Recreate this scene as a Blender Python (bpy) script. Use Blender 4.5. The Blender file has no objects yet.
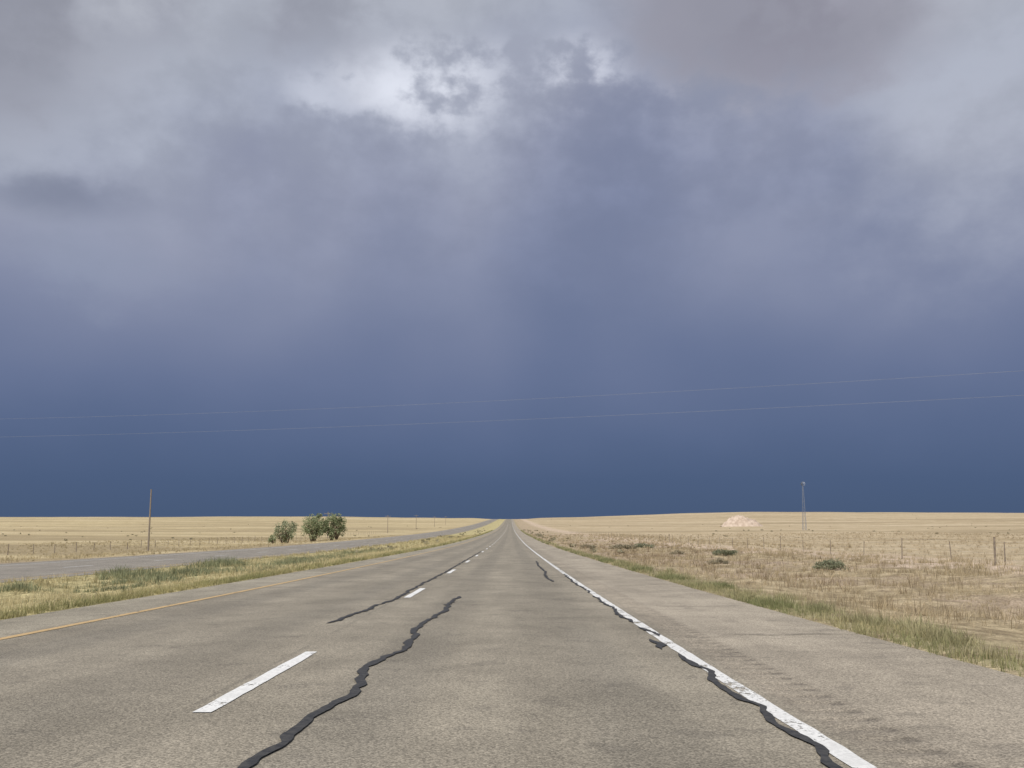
import bpy, math, random
import numpy as np
from mathutils import Vector
rng=np.random.default_rng(7); random.seed(7)
sc=bpy.context.scene
sc.view_settings.view_transform='Standard'; sc.view_settings.look='None'
sc.view_settings.exposure=0; sc.view_settings.gamma=1
H=1.06
def lin(c):
    return tuple((v/255/12.92 if v/255<=0.04045 else ((v/255+0.055)/1.055)**2.4) for v in c)
def sm(a,b,x):
    t=np.clip((np.asarray(x,float)-a)/(b-a),0,1); return t*t*(3-2*t)
# ---------------- road profile ----------------
KY=np.array([-80,-30,0,10,20,35,60,100,200,400,700,1000,1500,2500,4500,12000],float)
KD=np.array([-1.0,0.28,1.06,1.31,1.52,1.80,2.22,2.80,3.8,5.0,5.0,3.7,1.7,5.0,12,40],float)
KM=np.zeros_like(KD)
s=np.diff(KD)/np.diff(KY)
for i in range(1,len(KD)-1):
    h0=KY[i]-KY[i-1]; h1=KY[i+1]-KY[i]
    KM[i]=(s[i-1]*h1+s[i]*h0)/(h0+h1)
KM[0]=s[0]; KM[-1]=s[-1]
def prof(Y):
    Y=np.clip(np.asarray(Y,float),KY[0],KY[-1])
    i=np.clip(np.searchsorted(KY,Y)-1,0,len(KY)-2)
    h=KY[i+1]-KY[i]; t=(Y-KY[i])/h
    d=(2*t**3-3*t**2+1)*KD[i]+(t**3-2*t**2+t)*h*KM[i]+(-2*t**3+3*t**2)*KD[i+1]+(t**3-t**2)*h*KM[i+1]
    return H-d
def oprof(Y):
    Y=np.asarray(Y,float)
    return prof(Y)-0.38*(1-sm(150,600,Y))
RL,RR=-7.0,4.1
OL,OR=-28.2,-17.0
def terr(X,Y):
    X=np.asarray(X,float); Y=np.asarray(Y,float)
    z=prof(Y)-(prof(Y)-oprof(Y))*sm(8.5,16.5,-X)
    z=z-0.22*(sm(4.3,8,X)-sm(9,19,X))
    z=z-0.25*(sm(7.3,10,-X)-sm(13,16.7,-X))
    near=1-sm(600,1500,Y)
    z=z-0.8*sm(28.5,46,-X)*near
    z=z+11.0*sm(30,450,X)*sm(300,1900,Y)+5.6*sm(40,400,-X)*sm(350,1900,Y)
    off=sm(20,60,np.abs(X+1))*(X>0)+sm(30,70,-X)*(X<0)
    und=0.35*np.sin(X/37+Y/61+1)+0.25*np.sin(X/19-Y/83)+0.6*np.sin(X/160+2)*np.sin(Y/240)
    z=z+und*off*0.7
    z=z+2.2*np.sin(X/330+0.7)*sm(900,1800,Y)*off
    o2=sm(4.3,7,X)*(X>0)+sm(7.2,9,-X)*(1-sm(15,17,-X))+sm(28.4,31,-X)
    z=z+o2*(0.05*np.sin(X*1.7+Y*0.9)+0.04*np.sin(X*0.8-Y*1.3+2)+0.03*np.sin(X*3.1+Y*2.3))*(Y<150)
    for a,b,pf in ((RL,RR,prof),(OL,OR,oprof)):
        ins=(X>a+0.01)&(X<b-0.01)
        z=np.where(ins,pf(Y)-0.14,z)
        ed=(np.abs(X-a)<=0.011)|(np.abs(X-b)<=0.011)
        z=np.where(ed,pf(Y)-0.012,z)
    return z
# ---------------- node helpers ----------------
class E:
    def __init__(s,nt,sock): s.nt=nt; s.s=sock
    def _m(s,op,*o):
        n=s.nt.nodes.new('ShaderNodeMath'); n.operation=op
        for i,v in enumerate((s,)+o):
            if isinstance(v,E): s.nt.links.new(v.s,n.inputs[i])
            else: n.inputs[i].default_value=v
        return E(s.nt,n.outputs[0])
    def __add__(s,o): return s._m('ADD',o)
    __radd__=__add__
    def __sub__(s,o): return s._m('SUBTRACT',o)
    def __mul__(s,o): return s._m('MULTIPLY',o)
    __rmul__=__mul__
    def __truediv__(s,o): return s._m('DIVIDE',o)
    def absv(s): return s._m('ABSOLUTE')
    def pw(s,o): return s._m('POWER',o)
    def ss(s,a,b,lo=0.,hi=1.):
        n=s.nt.nodes.new('ShaderNodeMapRange'); n.interpolation_type='SMOOTHSTEP'
        s.nt.links.new(s.s,n.inputs[0])
        n.inputs[1].default_value=a;n.inputs[2].default_value=b;n.inputs[3].default_value=lo;n.inputs[4].default_value=hi
        return E(s.nt,n.outputs[0])
def comb(nt,x,y,z):
    n=nt.nodes.new('ShaderNodeCombineXYZ')
    for i,v in enumerate((x,y,z)):
        if isinstance(v,E): nt.links.new(v.s,n.inputs[i])
        else: n.inputs[i].default_value=v
    return n.outputs[0]
def noise(nt,vec,scale,detail=4,rough=0.55,dist=0.,dim='3D'):
    n=nt.nodes.new('ShaderNodeTexNoise'); n.noise_dimensions=dim; nt.links.new(vec,n.inputs['Vector'])
    n.inputs['Scale'].default_value=scale;n.inputs['Detail'].default_value=detail
    n.inputs['Roughness'].default_value=rough;n.inputs['Distortion'].default_value=dist
    return E(nt,n.outputs['Fac'])
def mix(nt,f,a,b,mode='MIX'):
    n=nt.nodes.new('ShaderNodeMix'); n.data_type='RGBA'; n.blend_type=mode
    if isinstance(f,E): nt.links.new(f.s,n.inputs[0])
    else: n.inputs[0].default_value=f
    for k,v in ((6,a),(7,b)):
        if isinstance(v,bpy.types.NodeSocket): nt.links.new(v,n.inputs[k])
        else: n.inputs[k].default_value=(*v[:3],1)
    return n.outputs[2]
def newmat(name,rough=0.9,spec=0.2):
    m=bpy.data.materials.new(name); m.use_nodes=True; nt=m.node_tree
    b=nt.nodes['Principled BSDF']; b.inputs['Roughness'].default_value=rough
    b.inputs['Specular IOR Level'].default_value=spec
    tc=nt.nodes.new('ShaderNodeTexCoord')
    return m,nt,b,tc.outputs['Object']
def bump(nt,b,h,strength,dist):
    n=nt.nodes.new('ShaderNodeBump'); n.inputs['Strength'].default_value=strength
    n.inputs['Distance'].default_value=dist
    nt.links.new(h.s,n.inputs['Height']); nt.links.new(n.outputs[0],b.inputs['Normal'])
def sep(nt,v):
    n=nt.nodes.new('ShaderNodeSeparateXYZ'); nt.links.new(v,n.inputs[0])
    return [E(nt,n.outputs[i]) for i in range(3)]
# ---------------- mesh helpers ----------------
def mesh_np(name,V,F,mat,col=None,smooth=False,parent=None):
    me=bpy.data.meshes.new(name); V=np.asarray(V,np.float32); F=np.asarray(F,np.int32)
    k=F.shape[1]
    me.vertices.add(len(V)); me.vertices.foreach_set('co',V.ravel())
    me.loops.add(F.size); me.loops.foreach_set('vertex_index',F.ravel())
    me.polygons.add(len(F)); me.polygons.foreach_set('loop_start',np.arange(len(F),dtype=np.int32)*k)
    me.polygons.foreach_set('loop_total',np.full(len(F),k,np.int32))
    me.update(calc_edges=True)
    if col is not None:
        a=me.color_attributes.new('Col','FLOAT_COLOR','POINT')
        c=np.ones((len(V),4),np.float32); c[:,:3]=col; a.data.foreach_set('color',c.ravel())
    if smooth: me.polygons.foreach_set('use_smooth',np.ones(len(F),bool))
    if mat: me.materials.append(mat)
    ob=bpy.data.objects.new(name,me); sc.collection.objects.link(ob)
    if parent: ob.parent=parent
    return ob
def grid(name,xs,ys,zf,mat,smooth=True):
    X,Y=np.meshgrid(xs,ys); Z=zf(X,Y)
    V=np.stack([X.ravel(),Y.ravel(),Z.ravel()],1)
    nx=len(xs); ny=len(ys)
    i=(np.arange(ny-1)[:,None]*nx+np.arange(nx-1)[None]).ravel()
    F=np.stack([i,i+1,i+nx+1,i+nx],1)
    return mesh_np(name,V,F,mat,smooth=smooth)
def tubes(segs,n=8):
    V=[];F=[]
    for p0,p1,r0,r1 in segs:
        p0=Vector(p0);p1=Vector(p1); d=(p1-p0).normalized()
        a=d.orthogonal().normalized(); b=d.cross(a); o=len(V)
        for p,r in ((p0,r0),(p1,r1)):
            for k in range(n):
                t=2*math.pi*k/n; V.append(tuple(p+a*math.cos(t)*r+b*math.sin(t)*r))
        for k in range(n):
            F.append((o+k,o+(k+1)%n,o+n+(k+1)%n,o+n+k))
        F.append(tuple(o+n+k for k in range(n))); F.append(tuple(o+n-1-k for k in range(n)))
    return V,F
def tube_obj(name,segs,mat,n=8,parent=None):
    V,F=tubes(segs,n)
    me=bpy.data.meshes.new(name); me.from_pydata(V,[],F); me.materials.append(mat)
    ob=bpy.data.objects.new(name,me); sc.collection.objects.link(ob)
    if parent: ob.parent=parent
    return ob
def empty(name,loc=(0,0,0)):
    e=bpy.data.objects.new(name,None); sc.collection.objects.link(e); return e
# ---------------- materials ----------------
def mat_ground():
    m,nt,b,o=newmat('dry_prairie',0.95,0.05)
    x,y,z=sep(nt,o)
    n2=noise(nt,o,0.11,4,0.6,dim='2D'); n3=noise(nt,o,1.3,4,0.65,dim='2D'); n4=noise(nt,o,14,3,0.7,dim='2D')
    wide=noise(nt,comb(nt,x*0.15,y,0.),0.02,5,0.66,dim='2D')
    fieldR=mix(nt,n2.ss(.35,.65),(.42,.328,.205),(.54,.44,.295))
    fieldL=mix(nt,n2.ss(.35,.65),(.44,.352,.20),(.55,.455,.275))
    side=x.ss(-10,10)
    field=mix(nt,side,fieldL,fieldR)
    field=mix(nt,wide.ss(.47,.62)*0.7,field,(.31,.245,.155))
    field=mix(nt,wide.ss(.48,.36)*0.4,field,(.57,.475,.335))
    straw=mix(nt,n3.ss(.35,.65),(.33,.262,.165),(.48,.39,.25))
    soil=mix(nt,n4.ss(.3,.7),(.35,.265,.195),(.49,.385,.29))
    verge=mix(nt,n2.ss(.40,.58)*0.8,straw,soil)
    med=mix(nt,n3.ss(.35,.65),(.37,.32,.17),(.53,.455,.245))
    xw=x+(n2-0.5)*9
    c=mix(nt,xw.ss(13,22),verge,field)
    c=mix(nt,(xw.ss(14.5,17)*xw.ss(24,20))*n3.ss(.3,.6)*0.8,c,(.60,.475,.375))
    c=mix(nt,xw.ss(-8,-2,1,0)*xw.ss(-24,-20),c,med)
    c=mix(nt,x.ss(-30,-27,1,0),c,field)
    g=(x.ss(4.0,4.4)*x.ss(5.9,4.9))*n3.ss(.35,.6)
    c=mix(nt,g*0.5,c,(.24,.24,.12))
    sp=n4.ss(.25,.75,.70,1.22)*n3.ss(.2,.8,.82,1.14)
    c=mix(nt,1.0,c,comb(nt,sp,sp,sp),'MULTIPLY')
    nt.links.new(c,b.inputs['Base Color'])
    bump(nt,b,n4*0.6+n3,0.8,0.12)
    return m
def road_color(nt,o):
    x,y,z=sep(nt,o)
    v=nt.nodes.new('ShaderNodeTexVoronoi'); v.voronoi_dimensions='2D'; nt.links.new(o,v.inputs['Vector']); v.inputs['Scale'].default_value=105
    vc=nt.nodes.new('ShaderNodeSeparateColor'); nt.links.new(v.outputs['Color'],vc.inputs[0])
    agg=E(nt,vc.outputs[0]); dist=E(nt,v.outputs['Distance'])
    f1=noise(nt,o,38,4,0.8,dim='2D'); f2=noise(nt,o,0.7,5,0.68,dim='2D'); f3=noise(nt,comb(nt,x,y*0.12,0.),0.8,4,0.65,dim='2D')
    a=agg.ss(.05,.98,.66,1.34)
    fine=a*f1.ss(.25,.75,.76,1.22)*f2.ss(.3,.7,.86,1.11)*f3.ss(.3,.7,.89,1.08)
    return x,y,z,fine,dist,f1,f2,f3
def mat_road():
    m,nt,b,o=newmat('worn_asphalt',0.85,0.25)
    x,y,z,fine,dist,f1,f2,f3=road_color(nt,o)
    lane=(.262,.231,.180); shoulder=(.33,.286,.224)
    xs=x+(f3-0.5)*0.25
    c=mix(nt,xs.ss(1.72,1.95),lane,shoulder)
    c=mix(nt,xs.ss(-5.9,-5.7,1,0),c,(.29,.258,.20))
    wp=None
    for cx in (-0.95,0.75,-4.7,-2.95):
        w=(x-cx).absv().ss(0.15,0.5,1,0); wp=w if wp is None else wp+w
    c=mix(nt,wp*f3.ss(.3,.6,.15,.6),c,(.19,.17,.136))
    jn=(x+(f1-.5)*.03-(-2.10)).absv().ss(.012,.03,1,0)*f2.ss(.4,.5)
    c=mix(nt,jn*.3,c,(.10,.09,.075))
    rs=(x-2.06).absv().ss(.19,.25,1,0)
    c=mix(nt,rs*0.3,c,(.24,.205,.16))
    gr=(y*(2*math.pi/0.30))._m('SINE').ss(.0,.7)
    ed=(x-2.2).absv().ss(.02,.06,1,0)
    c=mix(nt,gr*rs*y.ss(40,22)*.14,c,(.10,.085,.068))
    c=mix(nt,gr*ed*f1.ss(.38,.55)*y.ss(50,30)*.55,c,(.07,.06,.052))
    st=noise(nt,o,2.2,3,0.5,dim='2D').ss(.63,.72)*0.3
    c=mix(nt,st,c,(.13,.115,.095))
    c=mix(nt,1.0,c,comb(nt,fine,fine,fine),'MULTIPLY')
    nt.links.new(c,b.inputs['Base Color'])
    bump(nt,b,f1+dist*(-0.8),0.35,0.005)
    return m
def mat_opp():
    m,nt,b,o=newmat('old_asphalt',0.85,0.2)
    x,y,z,fine,dist,f1,f2,f3=road_color(nt,o)
    c=mix(nt,1.0,(.25,.225,.19),comb(nt,fine,fine,fine),'MULTIPLY')
    nt.links.new(c,b.inputs['Base Color']); return m
def mat_paint(name,col,wear=.42):
    m,nt,b,o=newmat(name,0.6,0.3)
    n=noise(nt,o,30,4,0.75,dim='2D'); n2=noise(nt,o,2.5,3,0.6,dim='2D')
    c=mix(nt,n.ss(.3,.7),tuple(v*.78 for v in col),col)
    c=mix(nt,n2.ss(.45,.75)*.3,c,tuple(v*.55 for v in col))
    nt.links.new(c,b.inputs['Base Color'])
    a=(n*0.5+n2*0.5).ss(wear-.03,wear+.05)
    nt.links.new(a.s,b.inputs['Alpha'])
    return m
def mat_simple(name,c1,c2,scale=6,rough=.8,spec=.2,stretch=None,bmp=0):
    m,nt,b,o=newmat(name,rough,spec)
    if stretch:
        x,y,z=sep(nt,o); o=comb(nt,x*stretch[0],y*stretch[1],z*stretch[2])
    n=noise(nt,o,scale,4,.65)
    nt.links.new(mix(nt,n.ss(.3,.7),c1,c2),b.inputs['Base Color'])
    if bmp: bump(nt,b,n,0.6,bmp)
    return m
def mat_veg(name,rough=.8):
    m=bpy.data.materials.new(name); m.use_nodes=True; nt=m.node_tree
    b=nt.nodes['Principled BSDF']; b.inputs['Roughness'].default_value=rough; b.inputs['Specular IOR Level'].default_value=.15
    a=nt.nodes.new('ShaderNodeAttribute'); a.attribute_name='Col'
    nt.links.new(a.outputs['Color'],b.inputs['Base Color'])
    t=nt.nodes.new('ShaderNodeBsdfTranslucent'); nt.links.new(a.outputs['Color'],t.inputs['Color'])
    mx=nt.nodes.new('ShaderNodeMixShader'); mx.inputs[0].default_value=.3
    nt.links.new(b.outputs[0],mx.inputs[1]); nt.links.new(t.outputs[0],mx.inputs[2])
    nt.links.new(mx.outputs[0],nt.nodes['Material Output'].inputs['Surface'])
    return m
M_ground=mat_ground(); M_road=mat_road(); M_opp=mat_opp()
M_white=mat_paint('worn_white_paint',(.80,.79,.76),.43); M_yel=mat_paint('worn_yellow_paint',(.58,.40,.19),.38)
M_tar=mat_simple('crack_sealant',(.028,.028,.030),(.065,.062,.057),20,.65,.25,bmp=.003)
M_tar2=mat_simple('old_sealant',(.09,.082,.07),(.16,.145,.12),20,.8,.1)
M_wood=mat_simple('weathered_wood',(.20,.165,.13),(.32,.265,.21),5,.85,.1,(6,6,.5))
M_steel=mat_simple('galvanised_steel',(.14,.16,.21),(.22,.25,.31),3,.5,.5)
M_wire=mat_simple('aluminium_cable',(.20,.21,.24),(.27,.28,.31),1,.6,.3)
M_post=mat_simple('fence_post_wood',(.17,.14,.11),(.30,.245,.19),8,.9,.1)
M_bark=mat_simple('bark',(.10,.075,.055),(.18,.14,.1),12,.9,.1)
M_veg=mat_veg('vegetation')
M_mound=mat_simple('pale_caliche',(.40,.31,.245),(.58,.48,.39),.6,.95,.05,bmp=.3)
# ---------------- terrain & roads ----------------
yfar=[50.0]
while yfar[-1]<11000: yfar.append(yfar[-1]+max(1.5,yfar[-1]*0.012))
yfar=np.array(yfar)
yn=np.concatenate([np.arange(-70,4,2.0),np.arange(4,50,0.5)])
ys=np.concatenate([yn,yfar])
pos=[RR,4.25,4.5,4.9,5.4,6,6.6,7.3,8]
while pos[-1]<30: pos.append(pos[-1]+.8)
while pos[-1]<8000: pos.append(pos[-1]*1.045+.5)
neg=[RL,-7.2,-7.5,-8,-8.6,-9.3,-10,-10.7,-11.4,-12.1,-12.8,-13.5,-14.2,-14.9,-15.6,-16.2,-16.7,OR,OR-.3,-20,-24,OL+.3,OL,-28.5,-29,-30]
while neg[-1]>-50: neg.append(neg[-1]-1.0)
while neg[-1]>-8000: neg.append(neg[-1]*1.045)
xs=np.array(sorted(set(neg+pos+[RL+.3,-4,-1,2,RR-.3])))
grid('ground',xs,ys,terr,M_ground)
yr=np.concatenate([np.arange(-70,3,1.0),np.arange(3,50,0.04),yfar])
rc=np.arange(1.82,2.301,0.04)
xr=np.array(sorted(set([RL,-6.4,-5.7,-4,-2,0,1.2,1.6]+list(np.round(rc,3))+[2.6,3.2,RR])))
def roadz(X,Y):
    z=prof(Y)
    g=np.clip(np.sin(Y*2*np.pi/.30),0,1)**0.6
    lat=sm(1.86,1.92,X)*(1-sm(2.2,2.26,X))
    return z-0.012*g*lat*(Y<49.5)*(Y>3)
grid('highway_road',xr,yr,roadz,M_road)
grid('opposite_road',np.array([OL,-26,-22.6,-19,OR]),ys,lambda X,Y:oprof(Y),M_opp)
yl=np.concatenate([np.arange(-70,50,0.25),yfar])
def strip(name,x,w,mat,y0=-70,y1=1500,lift=.005,pf=prof):
    yy=yl[(yl>=y0)&(yl<=y1)]
    V=[];F=[]
    for i,y in enumerate(yy):
        z=float(pf(y))+lift; a=random.uniform(-.006,.006); b=random.uniform(-.006,.006)
        V+= [(x-w/2+a,y,z),(x+w/2+b,y,z)]
    for i in range(len(yy)-1): F.append((2*i,2*i+1,2*i+3,2*i+2))
    return mesh_np(name,V,F,mat)
strip('white_edge_line',1.69,.12,M_white)
strip('yellow_edge_line',-5.66,.12,M_yel)
strip('white_edge_line',OL+1.8,.12,M_white,pf=oprof)
strip('yellow_edge_line',OR-1.0,.12,M_yel,pf=oprof)
V=[];F=[]
k=-6
while True:
    y0=6.3+12.19*k
    if y0>900: break
    for cx,off,pf in ((-1.95,0,prof),(-21.9,5,oprof)):
        m=14; o=len(V)
        for j in range(m+1):
            y=y0+off+3.4*j/m; jj=random.uniform(-.006,.006); j2=random.uniform(-.006,.006)
            z=float(pf(y))+.006
            V+=[(cx-.062+jj,y,z),(cx+.062+j2,y,z)]
        for j in range(m): F.append((o+2*j,o+2*j+1,o+2*j+3,o+2*j+2))
    k+=1
mesh_np('white_lane_dashes',V,F,mat_paint('lane_paint',(.82,.81,.78),.38))
def tar(paths,name,mat,lift=.010,jag=1.0):
    V=[];F=[]
    for pts,w in paths:
        P=[Vector(p) for p in pts]; S=[]
        for a,b in zip(P[:-1],P[1:]):
            n=max(2,int((b-a).length/.04))
            for i in range(n): S.append(a.lerp(b,i/n))
        S.append(P[-1]); n=len(S)
        j=np.cumsum(rng.normal(0,.006,n)); ker=np.ones(3)/3
        j=j-np.convolve(np.pad(j,40,'edge'),np.ones(81)/81,'valid'); j=np.convolve(j,ker,'same')
        g=np.arange(0,n+6,6); j2=np.interp(np.arange(n),g,rng.normal(0,.012,len(g)))
        g=np.arange(0,n+3,3); ww=w*(1+.22*np.interp(np.arange(n),g,rng.normal(0,1,len(g))))
        o=len(V)
        for i,p in enumerate(S):
            d=(S[min(i+1,n-1)]-S[max(i-1,0)]); d.normalize(); nx,ny=d.y,-d.x
            e=min(1,i/6,(n-1-i)/6)*.9+.1
            hw=max(.008,ww[i]*.5)*e; c=(j[i]+j2[i])*jag
            for sgn in (-1,1):
                X=p.x+nx*(c+sgn*hw); Y=p.y+ny*(c+sgn*hw)
                V.append((X,Y,float(prof(Y))+lift))
        for i in range(n-1):
            F.append((o+2*i,o+2*i+1,o+2*i+3,o+2*i+2))
    return mesh_np(name,V,F,mat)
tar([([(-1.30,1.5),(-1.29,4.5),(-1.23,5.4),(-1.24,6.1),(-1.12,6.9),(-1.13,7.5),(-1.21,8.2),(-1.19,8.9),(-1.09,9.8),(-1.08,11.2),(-1.15,12.2),(-1.13,13.6),(-1.0,15),(-1.05,16.5),(-0.98,18.9)],.075)],'sealed_crack',M_tar)
tar([([(-2.40,12.9),(-2.28,15),(-2.12,18.5),(-2.16,24),(-2.1,32),(-2.14,45),(-2.1,70)],.07)],'sealed_crack',M_tar)
tar([([(1.10,25),(1.02,28),(1.16,33),(1.1,38),(1.2,45)],.07)],'sealed_crack',M_tar)
tar([([(1.58,1.5),(1.56,4.6),(1.61,5.3),(1.58,6.0),(1.63,6.5),(1.575,7.0),(1.58,7.5),(1.64,8.2),(1.59,9.0),(1.62,9.5)],.055),
     ([(1.52,9.9),(1.6,10.3),(1.54,10.9)],.08),([(1.70,11.2),(1.63,12.4)],.06),([(1.62,13),(1.58,14),(1.64,16),(1.6,19)],.05),([(1.63,20),(1.6,25),(1.66,30)],.05)],'sealed_crack',M_tar)
tar([([(2.42,11.5),(3.0,11.35),(3.6,11.5),(4.05,11.4)],.03),([(2.3,16.2),(3.2,16.1),(3.9,16.3)],.03),([(1.85,23.5),(2.8,23.3),(3.9,23.6)],.035),([(1.85,31.5),(3.9,31.3)],.04)],'shoulder_crack',M_tar2)
# ---------------- vegetation ----------------
def tufts(name,P,hgt,wid,nb,cols,spread=.12,lean=.45):
    N=len(P); idx=np.repeat(np.arange(N),nb); M=len(idx)
    a=rng.uniform(0,2*np.pi,M); r=np.sqrt(rng.uniform(0,1,M))*spread*(hgt[idx]/.25)
    base=P[idx].copy(); base[:,0]+=np.cos(a)*r; base[:,1]+=np.sin(a)*r; base[:,2]-=.02
    h=hgt[idx]*rng.uniform(.5,1.1,M); la=a+rng.normal(0,.8,M); L=h*np.abs(rng.normal(0,lean,M))
    f=rng.uniform(0,np.pi,M); w=wid[idx]*rng.uniform(.6,1.3,M)
    dx=np.cos(f)*w/2; dy=np.sin(f)*w/2
    v0=base+np.stack([-dx,-dy,0*w],1); v1=base+np.stack([dx,dy,0*w],1)
    mid=base+np.stack([np.cos(la)*L*.35,np.sin(la)*L*.35,h*.6],1)
    v2=mid+np.stack([dx*.75,dy*.75,0*w],1); v3=mid-np.stack([dx*.75,dy*.75,0*w],1)
    tip=base+np.stack([np.cos(la)*L,np.sin(la)*L,h],1)
    V=np.stack([v0,v1,v2,v3,tip],1).reshape(-1,3)
    o=np.arange(M)*5
    F=np.concatenate([np.stack([o,o+1,o+2],1),np.stack([o,o+2,o+3],1),np.stack([o+3,o+2,o+4],1)])
    c=cols[idx]*rng.uniform(.7,1.25,(M,1))
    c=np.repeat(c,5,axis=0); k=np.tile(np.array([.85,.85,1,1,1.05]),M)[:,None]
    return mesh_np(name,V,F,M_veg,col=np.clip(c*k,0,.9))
def scatter(n,x0,x1,y0,y1,power=1.0):
    x=rng.uniform(x0,x1,n); y=y0+(y1-y0)*rng.uniform(0,1,n)**power
    return x,y
def patch(x,y,sx,sy,ph):
    return .5+.25*np.sin(x/sx+ph+1.3*np.sin(y/sy))+.25*np.sin(y/sy*1.7+2*ph+np.sin(x/sx*1.9))
def build(groups,name,nb=9,spread=.12,lean=.45):
    P=[];Hh=[];W=[];C=[]
    for x,y,h,w,c in groups:
        z=terr(x,y); P.append(np.stack([x,y,z],1)); Hh.append(h);W.append(w);C.append(c)
    return tufts(name,np.concatenate(P),np.concatenate(Hh),np.concatenate(W),nb,np.concatenate(C),spread,lean)
def colmix(x,y,A,B,sx=2.,sy=3.,ph=0):
    t=(np.clip(patch(x,y,sx,sy,ph)+rng.normal(0,.2,len(x)),0,1))[:,None]
    return np.array(A)*(1-t)+np.array(B)*t
def dens(x,y,sx,sy,ph,lo=.3):
    return rng.uniform(0,1,len(x))<np.clip(patch(x,y,sx,sy,ph)*1.6-.3,lo,1)
G=[]
for n,y0,y1,hh,ww in ((5600,5,28,.16,.007),(5400,28,80,.21,.016),(3600,80,260,.28,.045)):
    x,y=scatter(n,4.8,20 if y1<100 else 30,y0,y1); k=dens(x,y,1.3,2.2,.5,.15); x=x[k];y=y[k]
    h=hh*rng.uniform(.4,1.5,len(x))*(.6+.7*patch(x,y,2.5,4,1)); G.append((x,y,h,np.full(len(x),ww),colmix(x,y,(.37,.295,.18),(.58,.475,.31),.9,1.6)))
x,y=scatter(1900,6.2,16,8,120,1.4); k=patch(x,y,1.3,2.6,2)>.48; x=x[k];y=y[k]
G.append((x,y,.29*rng.uniform(.5,1.4,len(x)),.006+.00025*y,colmix(x,y,(.28,.21,.135),(.44,.355,.235))))
for n,y0,y1,hh,ww in ((4200,10,32,.15,.007),(5000,32,80,.19,.016),(3600,80,260,.26,.045)):
    x,y=scatter(n,-16.9,-7.15,y0,y1); k=dens(x,y,1.5,3,1.5,.4); x=x[k];y=y[k]
    h=hh*rng.uniform(.5,1.4,len(x)); G.append((x,y,h,np.full(len(x),ww),colmix(x,y,(.44,.375,.20),(.64,.55,.33))))
x,y=scatter(4000,-75,-28.6,45,260,1.2); G.append((x,y,.28*rng.uniform(.5,1.4,len(x)),np.full(len(x),.03),colmix(x,y,(.40,.325,.185),(.57,.475,.29),8,12)))
x,y=scatter(6500,20,110,28,240,1.3); G.append((x,y,.22*rng.uniform(.5,1.6,len(x)),.012+.00012*y,colmix(x,y,(.37,.29,.185),(.56,.455,.305),5,8)))
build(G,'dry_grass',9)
G=[]
for n,y0,y1,hh,ww in ((3300,5,28,.105,.007),(1800,28,90,.14,.016),(900,90,400,.2,.05)):
    x=4.10+np.abs(rng.normal(0,.42,n)); y=rng.uniform(y0,y1,n)
    k=dens(x,y,1.,1.5,.2,.3); x=x[k];y=y[k]
    G.append((x,y,hh*rng.uniform(.4,1.6,len(x)),np.full(len(x),ww),colmix(x,y,(.21,.225,.10),(.47,.41,.23),.7,1.5)))
for i in range(60):
    cy=7+48*random.random()**1.3; cx=4.4+abs(random.gauss(0,.4)); n=24
    x=cx+rng.normal(0,.13,n); y=cy+rng.normal(0,.2,n); q=random.random()*.7
    ca=np.array((.18,.20,.09))*(1-q)+np.array((.36,.31,.18))*q; cb=np.array((.34,.34,.18))*(1-q)+np.array((.56,.47,.29))*q
    G.append((np.maximum(x,4.12),y,random.uniform(.11,.20)*rng.uniform(.6,1.2,n),np.full(n,.006+.0002*cy),colmix(x,y,tuple(ca),tuple(cb),.4,.6)))
for n,y0,y1,hh,ww in ((1300,12,32,.12,.008),(1200,32,100,.16,.016),(700,100,400,.22,.05)):
    x=-7.05-np.abs(rng.normal(0,.35,n)); y=rng.uniform(y0,y1,n)
    G.append((x,y,hh*rng.uniform(.5,1.5,n),np.full(n,ww),colmix(x,y,(.27,.265,.12),(.52,.45,.23),1,2.5)))
for cx,cy,rx,ry,n,hh in ((-12.3,33,1.3,1.6,200,.26),(-13.5,41,2.2,3.,360,.32),(-11.5,51,1.8,4,320,.3),(-14.8,38,.9,1.4,140,.38),(-11,27.5,1.3,1.,90,.16),(-13,64,2,6,300,.32),(-15.3,52,.8,3,170,.45),(-13,85,2,9,220,.35),(-9.4,20.5,.8,1.,50,.14),(-14.5,29,.5,.6,50,.28),(-9.5,38,.6,1.5,90,.2)):
    x=rng.normal(cx,rx*.55,n); y=rng.normal(cy,ry*.55,n); x=np.clip(x,-16.9,-7.2)
    G.append((x,y,hh*rng.uniform(.5,1.3,n),np.full(n,.018),colmix(x,y,(.16,.18,.105),(.34,.345,.20),.5,.7)))
build(G,'green_grass',9)
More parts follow.
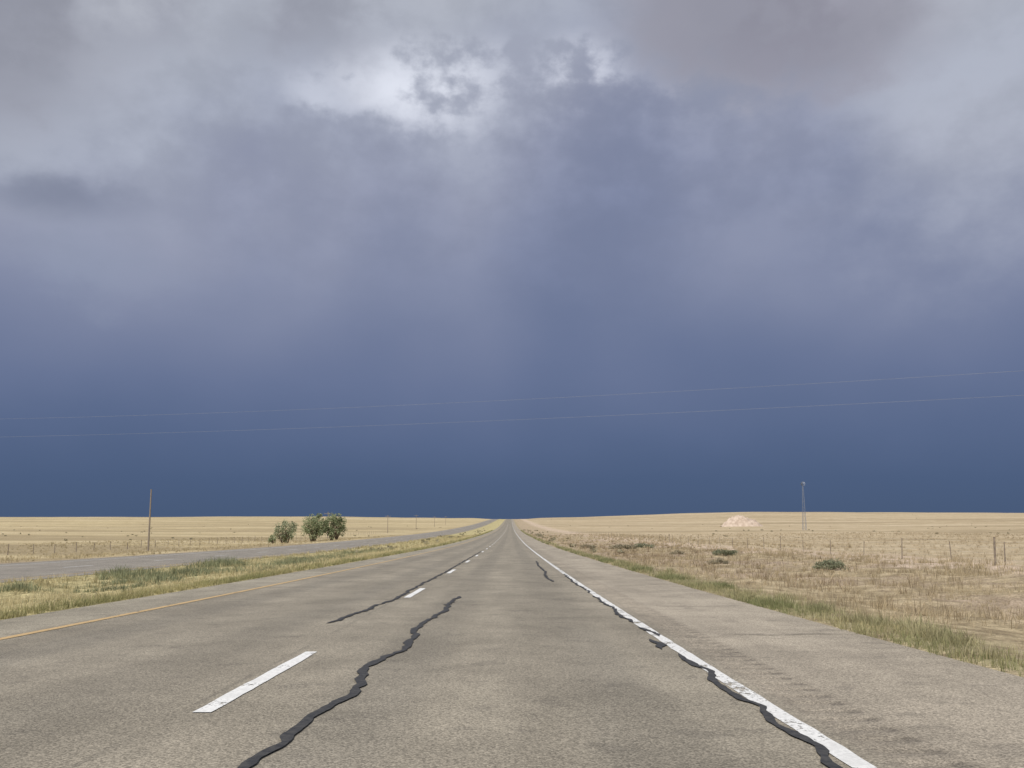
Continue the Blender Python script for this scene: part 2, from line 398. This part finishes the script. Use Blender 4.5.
def leaves(name,clumps,n_per,size,cA,cB,parent=None,flat=1.0):
    V=[];C=[]
    for (cx,cy,cz,r) in clumps:
        n=max(4,int(n_per*rng.uniform(.7,1.3))); d=rng.normal(0,1,(n,3)); d/=np.linalg.norm(d,axis=1)[:,None]
        rad=r*rng.uniform(.25,1.15,n)**.6; p=d*rad[:,None]; p[:,2]*=flat; p+=np.array([cx,cy,cz])
        a=rng.normal(0,1,(n,3)); a/=np.linalg.norm(a,axis=1)[:,None]
        b=np.cross(a,rng.normal(0,1,(n,3))); b/=np.linalg.norm(b,axis=1)[:,None]
        s=size*rng.uniform(.5,1.3,n)[:,None]
        q=np.stack([p-a*s,p+b*s*.45,p+a*s,p-b*s*.45],1); V.append(q.reshape(-1,3))
        t=rng.uniform(0,1)*.6+rng.uniform(0,.4,n); t=t[:,None]
        c=np.array(cA)*(1-t)+np.array(cB)*t; C.append(np.repeat(c,4,axis=0))
    V=np.concatenate(V);C=np.concatenate(C)
    F=np.arange(len(V)).reshape(-1,4)
    return mesh_np(name,V,F,M_veg,col=C,parent=parent)
def tree(X,Y,w,h,nc,cr=.15,n_per=120,cA=(.18,.21,.11),cB=(.38,.415,.24)):
    e=empty('tree'); z0=float(terr(X,Y)); cl=[];seg=[]
    stems=[(X+random.uniform(-.3,.3)*w*.5,Y+random.uniform(-.3,.3),z0-.1) for _ in range(4)]
    for i in range(nc):
        dx=-.95+1.9*(i+.5)/nc+random.uniform(-.1,.1); dx=max(-.97,min(.97,dx))
        m=math.sqrt(1-dx*dx*.85); dz=((i*.618)%1.0*2-1)*m; dy=random.uniform(-1,1)*m
        r=cr*h*random.uniform(.6,1.15)
        z=z0+h*.54*random.uniform(.94,1.06)+dz*(h*.46-r*.6); z=max(z,z0+r*.7)
        cl.append((X+dx*(w*.5-r*.5),Y+dy*w*.4,z,r))
    for c in cl:
        s=Vector(random.choice(stems)); m=s.lerp(Vector(c[:3]),.5)+Vector((0,0,.1*h))
        seg.append((s,m,.08,.05)); seg.append((m,c[:3],.05,.015))
    tube_obj('trunk_and_limbs',seg,M_bark,6,e)
    leaves('crown',cl,n_per,.16,cA,cB,e)
random.seed(3)
tree(-36.3,180,4.4,5.1,30)
tree(-33.0,182,4.6,5.0,30)
tree(-38.9,168,4.0,4.1,24,n_per=75,cA=(.20,.225,.13),cB=(.40,.42,.27))
tree(-41.6,170,1.4,1.8,8,cr=.2,n_per=50)
def shrub(X,Y,w,h,cA=(.15,.165,.10),cB=(.32,.32,.21),size=.032,name='shrub'):
    e=empty(name); z0=float(terr(X,Y)); cl=[];seg=[]
    nn=16
    for i in range(nn):
        dx=-1+2*(i+.5)/nn; r=.42*w*dx; cr=random.uniform(.11,.19)*w
        c=(X+r,Y+random.uniform(-.3,.3)*w,z0+random.uniform(.25,.85)*h*(1-.45*dx*dx)); cl.append((*c,cr))
        seg.append(((X,Y,z0-.05),c,.012,.004))
    tube_obj('stems',seg,M_bark,5,e)
    leaves('foliage',cl,95,size*w,cA,cB,e,flat=min(1,h/w*1.5))
dryA=(.22,.195,.13);dryB=(.40,.345,.235)
shrub(12.0,36.5,1.35,.42)
shrub(9.8,46,1.0,.32,dryA,dryB)
shrub(13.4,61,1.5,.5)
shrub(11.3,66,1.0,.35,dryA,dryB)
shrub(10.4,90,2.6,.6,dryA,dryB)
shrub(12.6,92,2.0,.6)
shrub(7.6,95,1.6,.5,dryA,dryB)
cl=[]
for i in range(150):
    y=190*math.exp(random.random()*2.1); x=random.uniform(-.62,.62)*y
    if -30<x<5.5 :
        if not(-16.5<x<-8): continue
    s=random.uniform(.22,.5)*(1+y/900)
    cl.append((x,y,float(terr(x,y))+s*.3,s*.8))
for i in range(80):
    y=random.uniform(70,420); x=5.6+abs(random.gauss(0,2.5)) if random.random()<.6 else random.uniform(-15.8,-9)
    cl.append((x,y,float(terr(x,y))+.15,random.uniform(.2,.42)))
leaves('distant_scrub',cl,24,.2,(.22,.20,.13),(.42,.37,.25),flat=.5)
# ---------------- fences ----------------
def fence(X,y0,y1,step,mat,thick=(),hh=1.1,r=.035):
    e=empty('wire_fence'); seg=[]; tops=[]
    y=y0
    while y<y1:
        z=float(terr(X,y)); h=hh*random.uniform(.85,1.08)
        lx=random.uniform(-.06,.06); seg.append(((X,y,z-.1),(X+lx,y+random.uniform(-.05,.05),z+h),r*random.uniform(.7,1.3),r*.8))
        tops.append((X,y,z)); y+=step*random.uniform(.88,1.12)
    for by in thick:
        z=float(terr(X,by)); seg.append(((X,by,z-.1),(X+.03,by,z+1.15),.045,.04))
    tube_obj('posts',seg,mat,6,e)
    w=[]
    for a,b in zip(tops[:-1],tops[1:]):
        for f in (.3,.55,.8,1.0): w.append(((a[0],a[1],a[2]+f),(b[0],b[1],b[2]+f),.002,.002))
    tube_obj('wires',w,M_steel,3,e)
fence(19.6,8,330,5.2,M_post,thick=(39.4,120),hh=1.0,r=.024)
fence(-50,40,420,5.0,M_post,r=.045)
# ---------------- utility poles & lines ----------------
def pole(X,Y,h,arm=True,r=.13,axis=(1,0)):
    e=empty('utility_pole'); z=float(terr(X,Y))
    tube_obj('pole',[((X,Y,z-.5),(X,Y,z+h),r,r*.65)],M_wood,10,e)
    if arm:
        ax,ay=axis; seg=[((X-ax*1.1,Y-ay*1.1,z+h-.5),(X+ax*1.1,Y+ay*1.1,z+h-.5),.06,.06)]
        tube_obj('crossarm',seg,M_wood,6,e)
        tube_obj('insulators',[((X+ax*t,Y+ay*t,z+h-.44),(X+ax*t,Y+ay*t,z+h-.25),.04,.03) for t in (-1,-.4,.4,1)],M_steel,6,e)
    return z+h
for (X,Y,h,a) in ((-44.6,120,7.6,False),(-47,250,6.8,True),(-48,380,7,True),(-49,505,7.5,True),(-50,640,7,True),(-52,780,7,True)):
    pole(X,Y,h,a,r=.12 if Y<200 else .13)
A=Vector((52,48)); B=Vector((-78,112))
d=(B-A).normalized(); perp=(d.y,-d.x)
zA=float(terr(A.x,A.y)); zB=float(terr(B.x,B.y))
pole(A.x,A.y,H+9.6-zA,True,.16,perp); pole(B.x,B.y,H+11.6-zB,True,.16,perp)
def cable(za,zb,sag,offx):
    seg=[];prev=None
    for i in range(61):
        t=i/60; p=A.lerp(B,t); z=za+(zb-za)*t-sag*4*t*(1-t)
        q=(p.x+offx*perp[0],p.y+offx*perp[1],z)
        if prev: seg.append((prev,q,.0075,.0075))
        prev=q
    return seg
tube_obj('power_line',cable(H+9.2,H+11.3,1.0,0.4),M_wire,4)
tube_obj('power_line',cable(H+7.6,H+9.1,.75,0),M_wire,4)
# ---------------- windmill ----------------
def windmill(X,Y,h):
    e=empty('windmill'); z=float(terr(X,Y)); seg=[]
    b=.7;t=.15
    L=[(-1,-1),(1,-1),(1,1),(-1,1)]
    for sx,sy in L: seg.append(((X+sx*b,Y+sy*b,z-.3),(X+sx*t,Y+sy*t,z+h),.06,.05))
    for k in range(7):
        f=k/7; f2=(k+1)/7; w=b+(t-b)*f; w2=b+(t-b)*f2
        for i in range(4):
            p=L[i];q=L[(i+1)%4]
            seg.append(((X+p[0]*w,Y+p[1]*w,z+h*f),(X+q[0]*w2,Y+q[1]*w2,z+h*f2),.025,.025))
            seg.append(((X+p[0]*w,Y+p[1]*w,z+h*f),(X+q[0]*w,Y+q[1]*w,z+h*f),.025,.025))
    tube_obj('lattice_tower',seg,M_steel,5,e)
    V=[];F=[];R=.95; zc=z+h+.4; yc=Y-.5
    for i in range(16):
        a=i/16*2*math.pi; a2=a+.28; o=len(V)
        for r,aa,dy in ((.3,a,0),(R,a,0),(R,a2,.15),(.3,a2,.06)):
            V.append((X+math.cos(aa)*r,yc+dy,zc+math.sin(aa)*r))
        F.append((o,o+1,o+2,o+3))
    mesh_np('wheel_blades',V,F,M_steel,parent=e)
    tube_obj('hub_and_tail',[((X,yc-.1,zc),(X+.2,Y+2.0,zc),.09,.05)],M_steel,8,e)
    mesh_np('tail_vane',[(X+.18,Y+1.4,zc-.15),(X+.3,Y+2.6,zc-.5),(X+.3,Y+2.6,zc+.5),(X+.18,Y+1.4,zc+.15)],[(0,1,2,3)],M_steel,parent=e)
windmill(121.3,400,18.5)
# ---------------- pale dirt mound ----------------
n=50; V=[];F=[]
mx,my=134.,560.
for j in range(n):
    for i in range(n):
        u=i/(n-1)*2-1; v=j/(n-1)*2-1
        r=math.sqrt(u*u+v*v)+.12*math.sin(3*math.atan2(v,u)+1); b=max(0,1-r)
        hh=6.0*float(sm(0,.42,b))*(.72+.22*math.sin(u*4.2+2.3)+.1*math.sin(u*11+v*7)+.07*math.sin(u*23-v*19))
        x=mx+u*12.5;y=my+v*9
        V.append((x,y,float(terr(x,y))+hh-.15))
for j in range(n-1):
    for i in range(n-1): F.append((j*n+i,j*n+i+1,(j+1)*n+i+1,(j+1)*n+i))
mesh_np('dirt_mound',V,F,M_mound,smooth=True)
# ---------------- world ----------------
w=bpy.data.worlds.new('World'); sc.world=w; w.use_nodes=True; nt=w.node_tree
bg=nt.nodes['Background']
SUN_EL=math.radians(52); SUN_AZ=math.radians(205)
sky=nt.nodes.new('ShaderNodeTexSky'); sky.sky_type='NISHITA'; sky.sun_disc=False
sky.sun_elevation=SUN_EL; sky.sun_rotation=SUN_AZ
tc=nt.nodes.new('ShaderNodeTexCoord'); D=tc.outputs['Generated']
x,y,z=sep(nt,D)
u=x._m('ARCTAN2',y); v=z._m('ARCSINE')
duv=comb(nt,u,v,0.0); dst=comb(nt,u*0.85,v*1.2,0.0)
n1=noise(nt,duv,3.2,2,.5,0,'2D'); n2=noise(nt,dst,6.5,5,.5,0,'2D'); n3=noise(nt,dst,19,5,.56,0,'2D')
up=v.ss(.14,.44)
vv=v+(n1-0.5)*0.20*v.ss(.02,.25)+(n2-0.5)*(up*0.10+0.05)*v.ss(.0,.1)+(n3-.5)*.035*up
vv=vv+((u-0.14).absv().ss(.12,.55)*0.085)*v.ss(.08,.3)
rp=nt.nodes.new('ShaderNodeValToRGB'); nt.links.new((vv/0.7).s,rp.inputs[0])
st=[(0.0,(72,90,120)),(.055,(77,95,127)),(.12,(89,105,138)),(.22,(104,117,149)),(.32,(119,129,158)),(.42,(133,141,167)),(.52,(147,153,175)),(.64,(160,166,183)),(.75,(170,175,188)),(1.0,(176,179,188))]
cr=rp.color_ramp
while len(cr.elements)<len(st): cr.elements.new(.5)
for el,(p,c) in zip(cr.elements,st): el.position=p; el.color=(*lin(c),1)
c=rp.outputs[0]
P0=math.radians(7.95)
def px(x_,y_):
    a=(x_-512)/960; b=(384-y_)/960
    d=Vector((a,math.cos(P0)-b*math.sin(P0),math.sin(P0)+b*math.cos(P0))).normalized()
    return (math.atan2(d.x,d.y),math.asin(d.z))
def blob(cx,cy,rx,ry,warp=.06,inner=.3):
    a=(u+(n2-.5)*warp-cx)/rx; b=(v+(n1-.5)*warp*.5+(n2-.5)*warp*.5+(n3-.5)*warp*.5-cy)/ry
    return (a*a+b*b).pw(.5).ss(inner,1.0,1,0)
c=mix(nt,blob(*px(640,200),.17,.14,.15,.0)*.35,c,lin((116,126,157)))
c=mix(nt,blob(*px(150,95),.26,.11,.2,.0)*n2.ss(.38,.6)*.6,c,lin((173,179,195)))
c=mix(nt,blob(*px(985,120),.20,.17,.15,.0)*.65,c,lin((182,187,200)))
c=mix(nt,blob(*px(90,255),.12,.06,.15,.1)*.35,c,lin((150,159,180)))
c=mix(nt,blob(*px(470,90),.28,.075,.2,.0)*.5,c,lin((172,177,194)))
w1=(n3*0.65+n2*0.35).ss(.41,.58)
c=mix(nt,blob(*px(425,78),.125,.062,.12,.0)*w1*1.0,c,lin((218,222,234)))
c=mix(nt,blob(*px(330,100),.06,.035,.12,.0)*w1*.6,c,lin((203,208,222)))
c=mix(nt,blob(*px(572,82),.08,.05,.12,.0)*w1*.9,c,lin((208,212,226)))
c=mix(nt,blob(*px(700,105),.14,.025,.12,.1)*w1*.4,c,lin((178,180,196)))
c=mix(nt,blob(*px(785,12),.23,.115,.16,.5)*.75,c,lin((149,148,161)))
c=mix(nt,blob(*px(770,25),.19,.09,.2,.1)*n3.ss(.35,.65)*.5,c,lin((132,131,145)))
c=mix(nt,blob(*px(20,20),.16,.11,.16,.2)*.7,c,lin((139,141,154)))
c=mix(nt,blob(*px(270,22),.19,.06,.2,.2)*n2.ss(.35,.55)*.65,c,lin((144,147,161)))
c=mix(nt,blob(*px(55,193),.105,.03,.06,.1)*.65,c,lin((122,129,151)))
mm=(n3*.55+n2*.45).ss(.36,.64,.935,1.065); mm2=(mm-1.0)*up+1.0
c=mix(nt,1.0,c,comb(nt,mm2,mm2,mm2),'MULTIPLY')
n=nt.nodes.new('ShaderNodeMix'); n.data_type='RGBA'; n.blend_type='MULTIPLY'; n.inputs[0].default_value=1
nt.links.new(sky.outputs[0],n.inputs[6]); n.inputs[7].default_value=(.08,.08,.08,1)
back=(y-(z*0.9)).ss(-1.0,-.35,1,0)
c=mix(nt,back,c,n.outputs[2])
nt.links.new(c,bg.inputs['Color']); bg.inputs['Strength'].default_value=1.0
w.cycles.sampling_method='MANUAL'; w.cycles.sample_map_resolution=256
# ---------------- sun ----------------
L=bpy.data.lights.new('sun','SUN'); L.energy=4.0; L.angle=math.radians(.5); L.color=(1,.96,.895)
so=bpy.data.objects.new('sun',L); sc.collection.objects.link(so)
S=Vector((math.sin(SUN_AZ)*math.cos(SUN_EL),math.cos(SUN_AZ)*math.cos(SUN_EL),math.sin(SUN_EL)))
so.rotation_euler=(-S).to_track_quat('-Z','Y').to_euler(); so.location=(0,0,50)
# ---------------- camera ----------------
cd=bpy.data.cameras.new('camera'); cam=bpy.data.objects.new('camera',cd); sc.collection.objects.link(cam)
cd.sensor_width=36; cd.lens=33.75; cd.clip_end=30000; cd.clip_start=.05
cam.location=(0,0,H); cam.rotation_euler=(math.radians(90+7.95),0,math.radians(-.1))
sc.camera=cam
